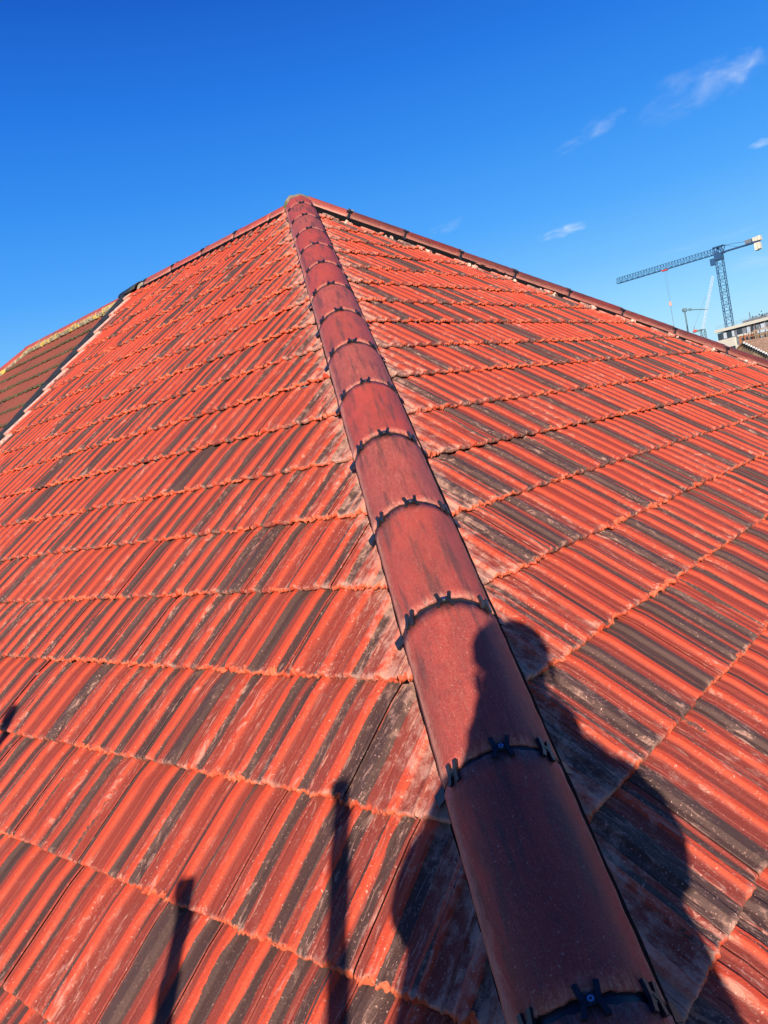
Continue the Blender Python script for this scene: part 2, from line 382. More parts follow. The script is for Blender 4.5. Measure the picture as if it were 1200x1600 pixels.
oR = tiled_slope('roof_slope', M_tile, house, (0, 0, 0), (1, 0, 0), (0, -CO, -SI), (0, -SI, CO), rowsR, gR, lambda S: (-S*CO-.1, S*CO+.1), keepR,
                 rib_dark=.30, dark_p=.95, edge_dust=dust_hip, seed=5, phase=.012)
on_house(oR); oR['label'] = 'triangular red tiled hip end right of the middle hip'
CS = np.array([0, .0042, .0225, .0305, .0515, .061, .09, .1215, .1315, .1535, .166, TW-.0012])
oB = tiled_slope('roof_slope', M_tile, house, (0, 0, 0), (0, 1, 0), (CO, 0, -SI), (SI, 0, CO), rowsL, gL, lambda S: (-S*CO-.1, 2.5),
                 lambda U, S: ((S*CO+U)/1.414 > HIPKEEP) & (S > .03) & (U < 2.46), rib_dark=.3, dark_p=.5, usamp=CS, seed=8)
on_house(oB)

# verge: cut ends of the tiles, the pale undercloak showing course by course
vb = MB(); vb.m = 0
for S0 in rowsL:
    if S0 < .15: continue
    y = -verge_u(S0); top = max(S0-gL, .02)
    def pt(S, yy, n): return (-CO*S-SI*n, yy, -SI*S+CO*n)
    n0, n1 = .034, .019
    ys = y+.014
    vs = [pt(S0-.001, y-.052, n0), pt(S0-.001, ys, n0+.002), pt(top, ys, n1+.002), pt(top, y-.052, n1), pt(S0-.001, y-.052, n0-.024), pt(S0-.001, ys, n0-.026), pt(top, ys, n1-.03), pt(top, y-.052, n1-.03)]
    vb.add(vs, [(0,1,2,3), (0,4,5,1), (1,5,6,2), (2,6,7,3), (3,7,4,0), (4,7,6,5)])
def dusty_edge():
    m = NT('pale cut tile edge'); o = m.obj(); n = m.noise(m.scale(o, (40, 60, 40)), 1, 5, .7)
    c = m.mix(m.ramp(n, .35, .62), (.58, .20, .13), (.68, .50, .39)); c = m.mix(m.ramp(m.noise(o, 24, 3), .6, .7), c, (.10, .05, .04)); m.bump(n, .6, .006); return m.fin(c, .85)
M_cut = dusty_edge()
on_house(vb.build('verge', M_cut, house))

# ------------------------------------------------------------------ ridge tiles with their black dry-fix clips
RR, HALF, LR = .121, R_(74), .45
def arc_shell(name, mat, parent, p0, d, wv, up, length, r=RR, th=.013, seg=30, nl=12, half=HALF, rnd=None, s0=0., side_edge=True, taper=.0, rough_end=.0012, base_drop=None):
    """half-round shell from p0 along d; up is the crown direction"""
    drop = r if base_drop is None else base_drop
    V = []; ED = []; SV = []; rnd = random.random() if rnd is None else rnd
    for lay, rr in ((0, r), (1, r-th)):
        for i in range(nl+1):
            t = i/nl
            for k in range(seg+1):
                a = -half+2*half*k/seg
                rad = rr*(1+taper*(t-.5))+.0007*math.sin(9*a+rnd*20)+.0006*math.sin(5*t*6.28+a*3)
                e = rough_end*math.sin(k*2.3+rnd*30)*(1 if i in (0, nl) else 0)+rough_end*math.sin(k*5.1+rnd*9)*(1 if i in (0, nl) else 0)
                p = p0+d*(length*t+e)+wv*math.sin(a)*rad+up*(math.cos(a)*rad-drop)
                V.append(p); sd_ = abs(a)/half
                ed = max(0, (sd_-.72)/.28)**1.2; ee = math.exp(-t*length/.02)*.6+math.exp(-(1-t)*length/.012)*.9
                ED.append(min(1.2, ed*(1.0 if a > 0 else .7)+ee*.55)); SV.append((a*r+rnd*5, s0+length*t, rnd*7))
    F = []; n = seg+1; off = (nl+1)*n
    for i in range(nl):
        for k in range(seg):
            a, b, c, e = i*n+k, i*n+k+1, (i+1)*n+k+1, (i+1)*n+k
            F.append((a, e, c, b)); F.append((off+a, off+b, off+c, off+e))
    for i in range(nl):
        for k in (0, seg):
            a, b = i*n+k, (i+1)*n+k; F.append((a, off+a, off+b, b) if k == 0 else (a, b, off+b, off+a))
    for k in range(seg):
        F.append((k, k+1, off+k+1, off+k)); a = nl*n+k; F.append((a, off+a, off+a+1, a+1))
    me = bpy.data.meshes.new(name); me.from_pydata([tuple(v) for v in V], [], F); me.update()
    sh = [len(p.vertices) == 4 for p in me.polygons]
    at = me.attributes.new('edge', 'FLOAT', 'POINT'); at.data.foreach_set('value', ED)
    at = me.attributes.new('trand', 'FLOAT', 'POINT'); at.data.foreach_set('value', [rnd]*len(V))
    at = me.attributes.new('suv', 'FLOAT_VECTOR', 'POINT'); at.data.foreach_set('vector', [c for s in SV for c in s])
    o = link_mesh(name, me, mat, parent)
    nq = 2*nl*seg
    me.polygons.foreach_set('use_smooth', [i < nq for i in range(len(me.polygons))])
    me.update()
    return o

def clip_mesh(scale=1.):
    b = MB()
    def bar(x0, y0, x1, y1, wd, z0, z1):
        a = Vector((x0, y0, 0)); c = Vector((x1, y1, 0)); d = (c-a); L = d.length; an = math.atan2(d.y, d.x)
        b.box((0, -wd/2, z0), (L, wd/2, z1), Matrix.Translation(a) @ Matrix.Rotation(an, 4, 'Z'))
    # x across, y down the hip
    k = scale
    bar(-.0185*k, -.026, -.0125*k, .0005, .0085, 0, .0095); bar(-.0125*k, 0, -.0175*k, .027, .0085, 0, .0095)
    bar(.0165*k, -.028, .0125*k, .0005, .0085, 0, .0095); bar(.0125*k, 0, .0205*k, .024, .0085, 0, .0095)
    b.box((-.0135*k, -.0095, .001), (.0135*k, .0085, .0078))
    b.m = 1 if scale > .9 else 0
    b.tube((0, -.001, .007), (0, -.001, .0105), .0052, 12); b.m = 0
    b.tube((0, -.001, .0100), (0, -.001, .0109), .0022, 8)
    me = bpy.data.meshes.new('ridge_clip'); me.from_pydata(b.v, [], b.f); me.update()
    me.materials.append(M_black); me.materials.append(M_steel); me.polygons.foreach_set('material_index', b.mi)
    return me
CLIP = clip_mesh(.92); CLIP_S = clip_mesh(.60)
def strap_mesh():
    b = MB(); b.add([(0, -.020, .006), (0, .020, .006), (.004, .026, -.026), (.006, -.014, -.030), (.004, -.020, .006), (.004, .020, .006), (.008, .026, -.026), (.010, -.014, -.030)], [(0, 1, 2, 3), (7, 6, 5, 4), (0, 4, 5, 1), (1, 5, 6, 2), (2, 6, 7, 3), (3, 7, 4, 0)])
    me = bpy.data.meshes.new('strap'); me.from_pydata(b.v, [], b.f); me.materials.append(M_black); return me
STRAP = strap_mesh()
def frame(p, x, y, z):
    Mx = Matrix((x, y, z)).transposed().to_4x4(); Mx.translation = p; return Mx

def ridge_run(A, d, up, first, n, lr, mat, bias=Vector((0, 0, 0)), parent=house, clips=True, stop=None, h=.085, half=HALF, lab=None, r=RR, collar=False, flat=1.0):
    """tiles from distance first downwards; A is the apex line point at crown base"""
    wv = d.cross(up).normalized(); wv = -wv if False else wv
    for i in range(n):
        s = first+lr*i; L = lr-.016
        if stop and s+L > stop: L = stop-s
        jit = Vector((random.gauss(0, .0015), random.gauss(0, .0015), random.gauss(0, .0015)))
        p0 = A+d*(s+.008)+up*h+jit+bias*(s)
        t = arc_shell('ridge_tile', mat, parent, p0, d, wv, up, L, r=r, s0=s, half=half); on_house(t, parent)
        if not clips: continue
        # the union under the lower joint of this tile
        pj = A+d*(s+lr)+up*(h-.0035)+bias*(s+lr)
        uo = arc_shell('joint_union', M_black, t, pj-d*.015, d, wv, up, .030, r=r-.0015 if not collar else r+.004, th=.006, nl=2, half=half*1.02, rnd=.5, rough_end=0, base_drop=r)
        for th_, me in ((0., CLIP), (-R_(46), CLIP_S), (R_(46), CLIP_S)):
            th2 = th_+random.gauss(0, .035)
            upv = (up*math.cos(th2)+wv*math.sin(th2)).normalized(); xv = (wv*math.cos(th2)-up*math.sin(th2)).normalized()
            p = pj+wv*math.sin(th2)*(r+.0005)+up*(math.cos(th2)*(r+.0005)-r+.002)
            yaw_ = random.gauss(0, .07)
            x2 = xv*math.cos(yaw_)+d*math.sin(yaw_); y2 = upv.cross(x2)
            if y2.dot(d) < 0: x2 = -x2; y2 = -y2
            c = bpy.data.objects.new('ridge_clip', me); COL.objects.link(c); c.parent = t; c.matrix_local = frame(p, x2, y2, upv) @ Matrix.Diagonal((1, .86, .85, 1))
        for sg in (-1, 1):
            th2 = sg*half
            p = pj+wv*math.sin(th2)*(r+.003)+up*(math.cos(th2)*(r+.003)-r)
            outv = (wv*math.sin(th2)+up*math.cos(th2)).normalized()
            dn = d.cross(outv)*(sg)
            if dn.dot(up) > 0: dn = -dn
            dn = (dn*.9+wv*sg*.35).normalized(); xo = d.cross(-dn).normalized()
            if xo.dot(wv)*sg < 0: xo = -xo
            zz = -dn; yy = zz.cross(xo)
            c = bpy.data.objects.new('clip_strap', STRAP); COL.objects.link(c); c.parent = t; c.matrix_local = frame(p-xo*.004, xo, yy, zz) @ Matrix.Diagonal((.8, .72, .78, 1))

O0 = Vector((0, 0, 0))
def vent(A, d, up, s0, s1, sg, name='vent_strip', h=.085, half=HALF, r=RR, drop=.052, parent=house, bias=Vector((0, 0, 0))):
    """black ridge roll closing the gap between the ridge tiles and the slope"""
    wv = d.cross(up).normalized(); n = int((s1-s0)/.03); V = []; F = []
    for i in range(n+1):
        s = s0+(s1-s0)*i/n; wob = .0015*math.sin(s*23)+.001*math.sin(s*61)
        P = A+d*s+up*h+bias*s
        e = wv*math.sin(half*sg)*(r-.006)+up*(math.cos(half)*(r-.006)-r)
        a = P+e+up*.012; b = P+e+wv*sg*(.004+wob*.5)-up*.006; c = P+e+wv*sg*(.006+wob*.5)-up*drop; dd = P+e-wv*sg*.02-up*drop; 
        V += [a, b+(wv*sg*.009 if sg < 0 else O0), c+(wv*sg*.009 if sg < 0 else O0), dd]
    for i in range(n):
        for k in range(3): F.append((4*i+k, 4*i+k+1, 4*i+4+k+1, 4*i+4+k))
    me = bpy.data.meshes.new(name); me.from_pydata([tuple(v) for v in V], [], F); me.update()
    return on_house(link_mesh(name, me, M_vent, parent), parent)

O3 = Vector((0, 0, 0))
hipD = Vector((-1, -1, -TP)).normalized(); wx = Vector((1, -1, 0)).normalized(); hipU = wx.cross(hipD); hipU = hipU if hipU.z > 0 else -hipU
first = 6.2151-.45*14+.0   # top joint
BI = wx*(-.0008)
ridge_run(O3, hipD, hipU, 6.205-.45*13, 14, .45, M_ridge, bias=BI)
ridge_run(O3, hipD, hipU, .055, 1, .30, M_ridge)
for sg in (-1, 1): vent(O3, hipD, hipU, .1, 6.66, sg, bias=BI)
# right hip
hip2 = Vector((1, -1, -TP)).normalized(); wx2 = Vector((1, 1, 0)).normalized(); h2u = wx2.cross(hip2); h2u = h2u if h2u.z > 0 else -h2u
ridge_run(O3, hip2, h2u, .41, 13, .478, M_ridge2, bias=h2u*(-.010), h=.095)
ridge_run(O3, hip2, h2u, .05, 1, .36, M_ridge, h=.095)
for sg in (-1, 1): vent(O3, hip2, h2u, .1, 6.6, sg, h=.095, bias=h2u*(-.010), drop=.04)
# ridge to the party wall
rd = Vector((0, 1, 0)); ru = Vector((0, 0, 1))
ridge_run(Vector((0, .25, 0)), rd, ru, 0, 4, .473, M_ridge, h=.045)
t0 = arc_shell('ridge_tile', M_ridge, house, Vector((0, .07, .045)), rd, rd.cross(ru), ru, .17, s0=0); on_house(t0)
for sg in (-1, 1): vent(O3, rd, ru, .1, 2.2, sg, h=.045, drop=.030)

# mortar cap where ridge and hips meet
def blob(name, mat, parent, c, rad, seed=1, flat=(1, 1, 1), n=32):
    bm = bmesh.new(); bmesh.ops.create_uvsphere(bm, u_segments=n, v_segments=n//2, radius=1)
    rr = random.Random(seed); ph = [rr.random()*6 for _ in range(6)]
    for v in bm.verts:
        k = 1+.05*math.sin(v.co.x*5+ph[0])*math.cos(v.co.y*6+ph[1])+.025*math.sin(v.co.z*13+ph[2]+v.co.x*9)
        v.co = Vector((v.co.x*flat[0]*rad*k, v.co.y*flat[1]*rad*k, v.co.z*flat[2]*rad*k))+Vector(c)
    me = bpy.data.meshes.new(name); bm.to_mesh(me); bm.free(); return link_mesh(name, me, mat, parent, True)
capo = blob('mortar_cap', M_moss, house, (.012, .035, -.008), .118, 3, (1.0, 1.0, .86)); on_house(capo)
t1 = arc_shell('mortar_collar', M_moss, house, hipD*.012+hipU*.088, hipD, hipD.cross(hipU).normalized(), hipU, .075, r=.127, th=.03, s0=0); on_house(t1)
# mortar end of the ridge at the party wall
e1 = arc_shell('mortar_end', M_mortar, house, Vector((0, 2.15, .036)), rd, rd.cross(ru), ru, .13, r=.112, th=.04); on_house(e1)

# cut mortar fillets under the right hip
mf = MB(); rr = random.Random(4)
for i in range(46):
    s = .28*CO*1.6*rr.randint(1, 12)+rr.gauss(0, .045)
    c = hip2*s-wx2*(.135+rr.random()*.035); c.z = TP*c.y+.026
    sz = .006+.012*rr.random()
    mf.box((-sz, -sz*.8, -sz*.7), (sz, sz*.8, sz*.5), Matrix.Translation(c) @ Euler((rr.random(), rr.random(), rr.random()*3)).to_matrix().to_4x4())
on_house(tag(mf.build('mortar_crumbs', M_cut, house, bevel=.003), kind='stuff'))

# walls, soffit, gutters and windows of a house below its eaves
def house_body(base, x0, x1, y0, y1, zE, wallmat, gut=((0, 1), (1, 1), (2, 1))):
    b = MB(); b.box((x0, y0, -8.9), (x1, y1, zE-.06)); on_house(b.build('wall', wallmat, base), base)
    s = MB(); s.box((x0-.30, y0-.30, zE-.055), (x1+.30, y1+.0, zE-.03)); on_house(s.build('soffit', M_white, base), base)
    g = MB()
    e = .34
    for a, bb in (((x0-e, y0-e, zE+.0), (x0-e, y1, zE+.0)), ((x0-e, y0-e, zE+.0), (x1+e, y0-e, zE+.0)), ((x1+e, y0-e, zE), (x1+e, y1, zE))):
        g.tube(a, bb, .05, 12)
    on_house(g.build('gutter', M_black, base, True), base)
    for (cx, cy, ax) in ((x0, (y0+y1)/2-1.2, 'x'), (x0, (y0+y1)/2+1.4, 'x'), ((x0+x1)/2-1.8, y0, 'y'), ((x0+x1)/2+1.8, y0, 'y')):
        for zc in (zE-1.5, zE-4.1):
            f = MB()
            def wbx(fr, d0, d1, a0, a1, z0, z1, B):
                if ax == 'x': B.box((cx-d1, cy+a0, zc+z0), (cx-d0, cy+a1, zc+z1))
                else: B.box((cx+a0, cy-d1, zc+z0), (cx+a1, cy-d0, zc+z1))
            for (a0, a1, z0, z1) in ((-.6, -.54, -.6, .6), (.54, .6, -.6, .6), (-.54, .54, .54, .6), (-.54, .54, -.6, -.54), (-.03, .03, -.54, .54)):
                wbx(f, -.01, .045, a0, a1, z0, z1, f)
            wo_ = f.build('window', M_white, base); on_house(wo_, base)
            gl = MB(); wbx(gl, -.01, .012, -.54, .54, -.54, .54, gl); gl.build('pane', M_glass, wo_)
            si = MB(); wbx(si, 0, .12, -.66, .66, -.67, -.605, si); si.build('sill', M_white, wo_)
ZE = -SI*EAVE
house_body(house, -4.3, 4.3, -4.3, 2.50, ZE, M_wall)

# ------------------------------------------------------------------ bonding gutter and the neighbour's house
nb = tag(empty('house', (0, 6, -8.9)), 'neighbouring house with an unpainted brown tiled roof and lichened ridge beyond the dark gutter', 'house')
NOFF = -.050
yN0, yN1 = 2.56, 4.78
def keepN(U, S): return ((S*CO-(-U-yN1)) > .06) & (S > .02) & (-U > yN0-.165*S)
oN = tiled_slope('roof_slope', M_old, nb, (-SI*NOFF, 0, CO*NOFF), (0, -1, 0), (-CO, 0, -SI), (-SI, 0, CO), [5.25-.3*k for k in range(-2, 18)], .3,
                 lambda S: (-(yN1+S*CO+.1), -(yN0-.19*S)), keepN, rib_dark=.6, dark_p=.3, lipamp=1.3, seed=21, usamp=USAMP, moss=True, fade=.5)
on_house(oN, nb)
CSB = CS
oN2 = tiled_slope('roof_slope', M_old, nb, (0, yN1, NOFF), (-1, 0, 0), (0, CO, -SI), (0, SI, CO), [5.25-.3*k for k in range(-2, 18)], .3,
                 lambda S: (-S*CO-.1, S*CO+.1), lambda U, S: ((S*CO-np.abs(U)) > .06) & (S > .02), usamp=CS, seed=22, fade=.5, moss=True)
on_house(oN2, nb)
oN3 = tiled_slope('roof_slope', M_old, nb, (0, 0, NOFF), (0, 1, 0), (CO, 0, -SI), (SI, 0, CO), [5.25-.3*k for k in range(-2, 18)], .3,
                 lambda S: (2.5, yN1+S*CO+.1), lambda U, S: ((S*CO-(U-yN1)) > .06) & (S > .02), usamp=CS, seed=23, fade=.5, moss=True)
on_house(oN3, nb)
ridge_run(Vector((0, 2.62, NOFF)), rd, ru, 0, 5, .45, M_ridge_old, h=.050, clips=False, parent=nb, stop=2.2)
hN = Vector((-1, 1, -TP)).normalized(); wN = Vector((1, 1, 0)).normalized(); uN = wN.cross(hN); uN = uN if uN.z > 0 else -uN
ridge_run(Vector((0, yN1, NOFF)), hN, uN, .05, 14, .45, M_ridge_old, h=.055, clips=False, parent=nb)
hM = Vector((1, 1, -TP)).normalized(); wM = Vector((-1, 1, 0)).normalized(); uM = wM.cross(hM); uM = uM if uM.z > 0 else -uM
ridge_run(Vector((0, yN1, NOFF)), hM, uM, .05, 14, .45, M_ridge_old, h=.055, clips=False, parent=nb)
# lumpy lichen-grown bedding mortar under the neighbour's ridge and hip
def bedding(name, a, b, out, parent, mat, n=60, r0=.022, lift=.0):
    V = []; F = []; m = 7; rr2 = random.Random(9)
    d = (b-a).normalized(); side = out.normalized(); up2 = side.cross(d)
    if up2.z < 0: up2 = -up2
    for i in range(n+1):
        p = a+(b-a)*i/n; r = r0*(.75+.5*rr2.random())
        for k in range(m):
            t = 2*math.pi*k/m; V.append(p+side*math.cos(t)*r*(1+.3*rr2.random())+up2*math.sin(t)*r*(1+.3*rr2.random()))
    for i in range(n):
        for k in range(m): F.append((i*m+k, i*m+(k+1) % m, (i+1)*m+(k+1) % m, (i+1)*m+k))
    me = bpy.data.meshes.new(name); me.from_pydata([tuple(v) for v in V], [], F); me.update()
    return on_house(link_mesh(name, me, mat, parent, False), parent)
bedding('mortar_bedding', Vector((-.120, 2.66, NOFF-.060)), Vector((-.120, yN1, NOFF-.066)), Vector((-1, 0, 0)), nb, M_lichen, 90, .019)
q0 = Vector((0, yN1, NOFF))-wN*.118; q0.z = NOFF+TP*q0.x+.018
q1 = q0+hN*5.5
bedding('mortar_bedding', q0, q1, -wN, nb, M_lichen, 150, .018)
# yellow-grey mortar face at the ridge beside the gutter
pb = MB(); pb.box((-.132, 2.60, NOFF-.095), (-.105, 2.93, NOFF-.012), Matrix.Rotation(0, 4, 'Z'))
pbo = pb.build('mortar_patch', plain('yellow lichen patch', (.40, .29, .11), .95, 0, .3, 30, .7), nb, bevel=.006); on_house(pbo, nb)
hb = MB(); hb.box((-4.3, 2.506, -8.9), (4.3, 9.1, ZE-.07)); on_house(hb.build('wall', plain('render wall', (.55, .50, .42), .9, 0, .1, 4, .2), nb), nb)
hs_ = MB(); hs_.box((-4.6, 2.506, ZE-.06), (4.6, 9.4, ZE-.035)); on_house(hs_.build('soffit', M_white, nb), nb)
gt = MB(); gt.tube((-4.64, 2.51, ZE), (-4.64, 9.44, ZE), .05, 12); gt.tube((-4.64, 9.44, ZE), (4.64, 9.44, ZE), .05, 12); on_house(gt.build('gutter', M_black, nb, True), nb)

bgm = MB()
def gp(S, y, n): return (-CO*S-SI*n, y, -SI*S+CO*n)
Ss = [0.0]+[.15*i for i in range(1, 40)]
prof_g = ((.000, -.04), (.006, .030), (.055, .052), (.085, .046), (.088, -.06))
for i in range(len(Ss)-1):
    for j in range(len(prof_g)-1):
        (a, na), (b2, nb2) = prof_g[j], prof_g[j+1]
        S0, S1 = Ss[i], Ss[i+1]
        bgm.add([gp(S0, -verge_u(S0)+.014+a, na), gp(S0, -verge_u(S0)+.014+b2, nb2), gp(S1, -verge_u(S1)+.014+b2, nb2), gp(S1, -verge_u(S1)+.014+a, na)], [(0, 1, 2, 3)])
bg_o = on_house(bgm.build('bonding_gutter', M_lead, house))
sad = MB(); sad.box((-.16, 2.29, .0), (.16, 2.62, .032), Matrix.Translation((0, 0, -.01)))
sbm = MB()
for k in range(12):
    a0 = -R_(80)+R_(160)*k/12; a1 = -R_(80)+R_(160)*(k+1)/12
    for (ya, yb, ra, rb) in ((2.26, 2.60, .100, .085),):
        sbm.add([(math.sin(a0)*ra*1.5, ya, math.cos(a0)*ra-.055), (math.sin(a1)*ra*1.5, ya, math.cos(a1)*ra-.055), (math.sin(a1)*rb*1.5, yb, math.cos(a1)*rb-.055), (math.sin(a0)*rb*1.5, yb, math.cos(a0)*rb-.055)], [(0, 1, 2, 3)])
so = on_house(sbm.build('lead_saddle', M_lead, house, True)); sm_ = so.modifiers.new('s', 'SOLIDIFY'); sm_.thickness = .012

# ------------------------------------------------------------------ ground
def ground_mat():
    m = NT('grass and yards'); o = m.obj(); n = m.noise(o, .05, 6, .6); n2 = m.noise(o, .9, 5, .6)
    c = m.mix(m.ramp(n, .4, .6), (.06, .085, .03), (.14, .13, .11)); c = m.mix(m.ramp(n2, .4, .7, 0, .5), c, (.045, .06, .025)); return m.fin(c, .95)
gb = MB(); gb.add([(-3000, -3000, -8.9), (3000, -3000, -8.9), (3000, 3000, -8.9), (-3000, 3000, -8.9)], [(0, 1, 2, 3)])
tag(gb.build('ground', ground_mat()), 'flat ground with grass and yards far below the roof', kind='structure')
rb = MB(); rb.box((-16, -60, -8.9), (-10, 60, -8.86)); 
tag(rb.build('road', plain('asphalt', (.05, .05, .05), .9, 0, .15, 3, .2)), 'asphalt road passing in front of the houses', kind='structure')

# ------------------------------------------------------------------ the photographer on the scaffold (they throw the long shadow up the hip)
M_jacket = plain('dark work jacket', (.03, .035, .05), .8, 0, .2, 12)
M_trs = plain('work trousers', (.05, .05, .055), .85, 0, .2, 12)
M_skin = plain('skin', (.55, .33, .25), .5, 0, .08, 12)
M_hair = plain('short dark hair', (.03, .02, .015), .8, 0, .3, 60)
PZ = 1.55; PB = .36
fh = Vector((math.cos(R_(41.18)), math.sin(R_(41.18)), 0)); PR = R_(41.18-90)
person = empty('person', (CAM.x-fh.x*PB+.0*fh.y, CAM.y-fh.y*PB, CAM.z-PZ), PR)
tag(person, 'person in a dark jacket standing on the scaffold, holding up a phone', 'person')
def skin(name, verts, edges, rads, mat, parent, root=0, sub=2):
    me = bpy.data.meshes.new(name); me.from_pydata([tuple(v) for v in verts], edges, []); me.update()
    o = bpy.data.objects.new(name, me); COL.objects.link(o); o.parent = parent; me.materials.append(mat)
    sk = o.modifiers.new('skin', 'SKIN'); sk.use_smooth_shade = True
    for i, r in enumerate(rads):
        r = (r, r) if isinstance(r, (int, float)) else r
        me.skin_vertices[0].data[i].radius = r
        me.skin_vertices[0].data[i].use_root = (i == root)
    ss = o.modifiers.new('sub', 'SUBSURF'); ss.levels = sub; ss.render_levels = sub
    return o
V = [(0, 0, .95), (0, 0, 1.10), (0, .01, 1.27), (0, 0, 1.42), (0, .01, 1.50), (0, .015, 1.57), (0, .02, 1.67), (0, .01, 1.75)]
Rd = [(.15, .11), (.135, .10), (.155, .115), (.12, .085), (.055, .055), (.062, .07), (.086, .098), (.064, .075)]
E_ = [(i, i+1) for i in range(7)]
def addp(p, r, par): V.append(p); Rd.append(r); E_.append((par, len(V)-1)); return len(V)-1
for sx in (-1, 1):
    h_ = addp((sx*.095, 0, .88), .085, 0); k_ = addp((sx*.115, .02, .48), .058, h_); a_ = addp((sx*.125, -.02, .09), .04, k_)
    addp((sx*.145, .15, .03), .032, a_)
    sh = addp((sx*.185, 0, 1.40), .058, 3); el_ = addp((sx*.212-.024, .12, 1.205), .040, sh); wr = addp((sx*.080, .272, 1.44), .026, el_)
    pm = addp((sx*.052, .315, 1.485), .024, wr)
    for fi, (fx, fz, ln) in enumerate(((.046, 1.520, 1.), (.048, 1.505, 1.08), (.049, 1.488, 1.), (.050, 1.472, .82))):
        a1 = addp((sx*(fx+.004), .345, fz+.004), .0095, pm); a2 = addp((sx*(fx-.012), .352, fz+.006), .0085, a1); addp((sx*(fx-.012-.018*ln), .349, fz+.006), .0075, a2)
    th = addp((sx*.045, .312, 1.515), .0105, pm); addp((sx*.030, .322, 1.530), .0090, th)
body = skin('body', V, E_, Rd, M_skin, person)
jk = MB(); rings = ((.50, .34, .20), (.80, .325, .19), (1.05, .285, .17), (1.25, .235, .15), (1.36, .215, .135), (1.42, .175, .12), (1.455, .14, .12), (1.50, .125, .12), (1.56, .115, .115), (1.60, .088, .10))
ns_ = 28
for z_, rx, ry in rings:
    for k in range(ns_):
        t = 2*math.pi*k/ns_; fo = 1+.035*math.sin(5*t+z_*9)+.02*math.sin(11*t-z_*14)
        jk.v.append((math.cos(t)*rx*fo-(.055 if z_ < 1.1 else .035 if z_ < 1.4 else .01), math.sin(t)*ry*fo+(-.01 if z_ > 1.44 else 0), z_))
for i in range(len(rings)-1):
    for k in range(ns_): jk.f.append((i*ns_+k, i*ns_+(k+1) % ns_, (i+1)*ns_+(k+1) % ns_, (i+1)*ns_+k))
jk.mi = [0]*len(jk.f)
jo = jk.build('jacket', M_jacket, person, True)
for sx in (-1, 1):
    skin('sleeve', [(sx*.155, 0, 1.375), (sx*.20-.015, .05, 1.30), (sx*.215-.025, .12, 1.20), (sx*.165, .19, 1.31), (sx*.100, .255, 1.42)], [(0, 1), (1, 2), (2, 3), (3, 4)], [.085, .088, .080, .068, .052], M_jacket, person)
tv = [(0, 0, .97)]; tr_ = [(.20, .13)]; te = []
for sx in (-1, 1):
    b0 = len(tv); tv += [(sx*.12, 0, .86), (sx*.118, .02, .48), (sx*.126, -.015, .12)]; tr_ += [.125, .095, .08]; te += [(0, b0), (b0, b0+1), (b0+1, b0+2)]
skin('trousers', tv, te, tr_, M_trs, person)
hr = blob('hair', M_hair, person, (0, -.005, 1.725), .096, 2, (.92, 1.06, .80)); 
for sx in (-1, 1):
    ear = blob('ear', M_skin, person, (sx*.083, .01, 1.655), .026, 4, (.4, .8, 1.2), 12)
    bt = MB(); bt.box((sx*.135-.045, -.08, .0), (sx*.135+.045, .20, .075)); bt.build('boot', M_black, person, bevel=.02)
for sx in (-1, 1): blob('eye', M_white, person, (sx*.030, .112, 1.672), .011, 4, (1.2, .5, .7), 10)
nz = MB(); nz.add([(-.014, .106, 1.635), (.014, .106, 1.635), (0, .132, 1.640), (0, .108, 1.685)], [(0, 1, 2), (0, 2, 3), (1, 3, 2), (0, 3, 1)]); nz.build('nose', M_skin, person, True)
mo = MB(); mo.box((-.022, .098, 1.606), (.022, .110, 1.614)); mo.build('mouth', plain('lips', (.35, .12, .10), .5), person, bevel=.003)
ph = MB(); ph.box((-.036, -.011, -.128), (.036, -.003, .016))
pho = ph.build('phone', M_black, None, bevel=.003); pho.location = CAM; pho.rotation_euler = (0, 0, PR)
tag(pho, 'black phone held upright in both hands of the person on the scaffold', 'phone')

# ------------------------------------------------------------------ scaffold round the eaves
M_galv = plain('galvanised tube', (.42, .43, .44), .45, .6, .2, 20)
M_board = plain('scaffold board', (.36, .25, .14), .9, 0, .2, 8, .3)
PLZ = CAM.z-PZ
scf = tag(empty('scaffold', (-5.1, -4.8, -8.9)), 'tube scaffold with timber boards standing round the eaves of the red-roofed house', 'scaffold')
def on_sc(o): return on_house(o, scf)
for (x, y, zt) in ((-5.4, -4.42, -2.10), (-5.4, -3.944, -2.357), (-5.4, -2.739, -2.05), (-5.4, -5.5, -2.9), (-5.4, -.6, -2.9), (-5.4, 1.6, -2.9), (-4.6, -5.5, -3.0), (-2.4, -5.5, -3.0), (0, -5.5, -3.0), (2.4, -5.5, -3.0), (4.8, -5.5, -3.0)):
    b = MB(); b.tube((x, y, -8.9), (x, y, zt), .024, 14)
    b.tube((x, y, PLZ-.12), (x, y, PLZ-.04), .042, 10)
    on_sc(b.build('pole', M_galv, scf, True))
for (a, b2) in (((-5.45, -5.7, PLZ-.07), (-5.45, 2.2, PLZ-.07)), ((-5.7, -5.55, PLZ-.07), (5.0, -5.55, PLZ-.07)), ((-4.75, -5.6, PLZ-.07), (-4.75, 2.2, PLZ-.07)), ((-5.5, -4.75, PLZ-.07), (5.0, -4.75, PLZ-.07))):
    b = MB(); b.tube(a, b2, .024, 12); on_sc(b.build('ledger', M_galv, scf, True))
for i in range(3):
    b = MB(); b.box((-5.36+i*.23, -5.45, PLZ-.040), (-5.36+i*.23+.222, 2.2, PLZ-.003)); on_sc(b.build('board', M_board, scf, bevel=.003))
    b = MB(); b.box((-4.66, -5.43+i*.23, PLZ-.040), (5.0, -5.43+i*.23+.222, PLZ-.003)); on_sc(b.build('board', M_board, scf, bevel=.003))

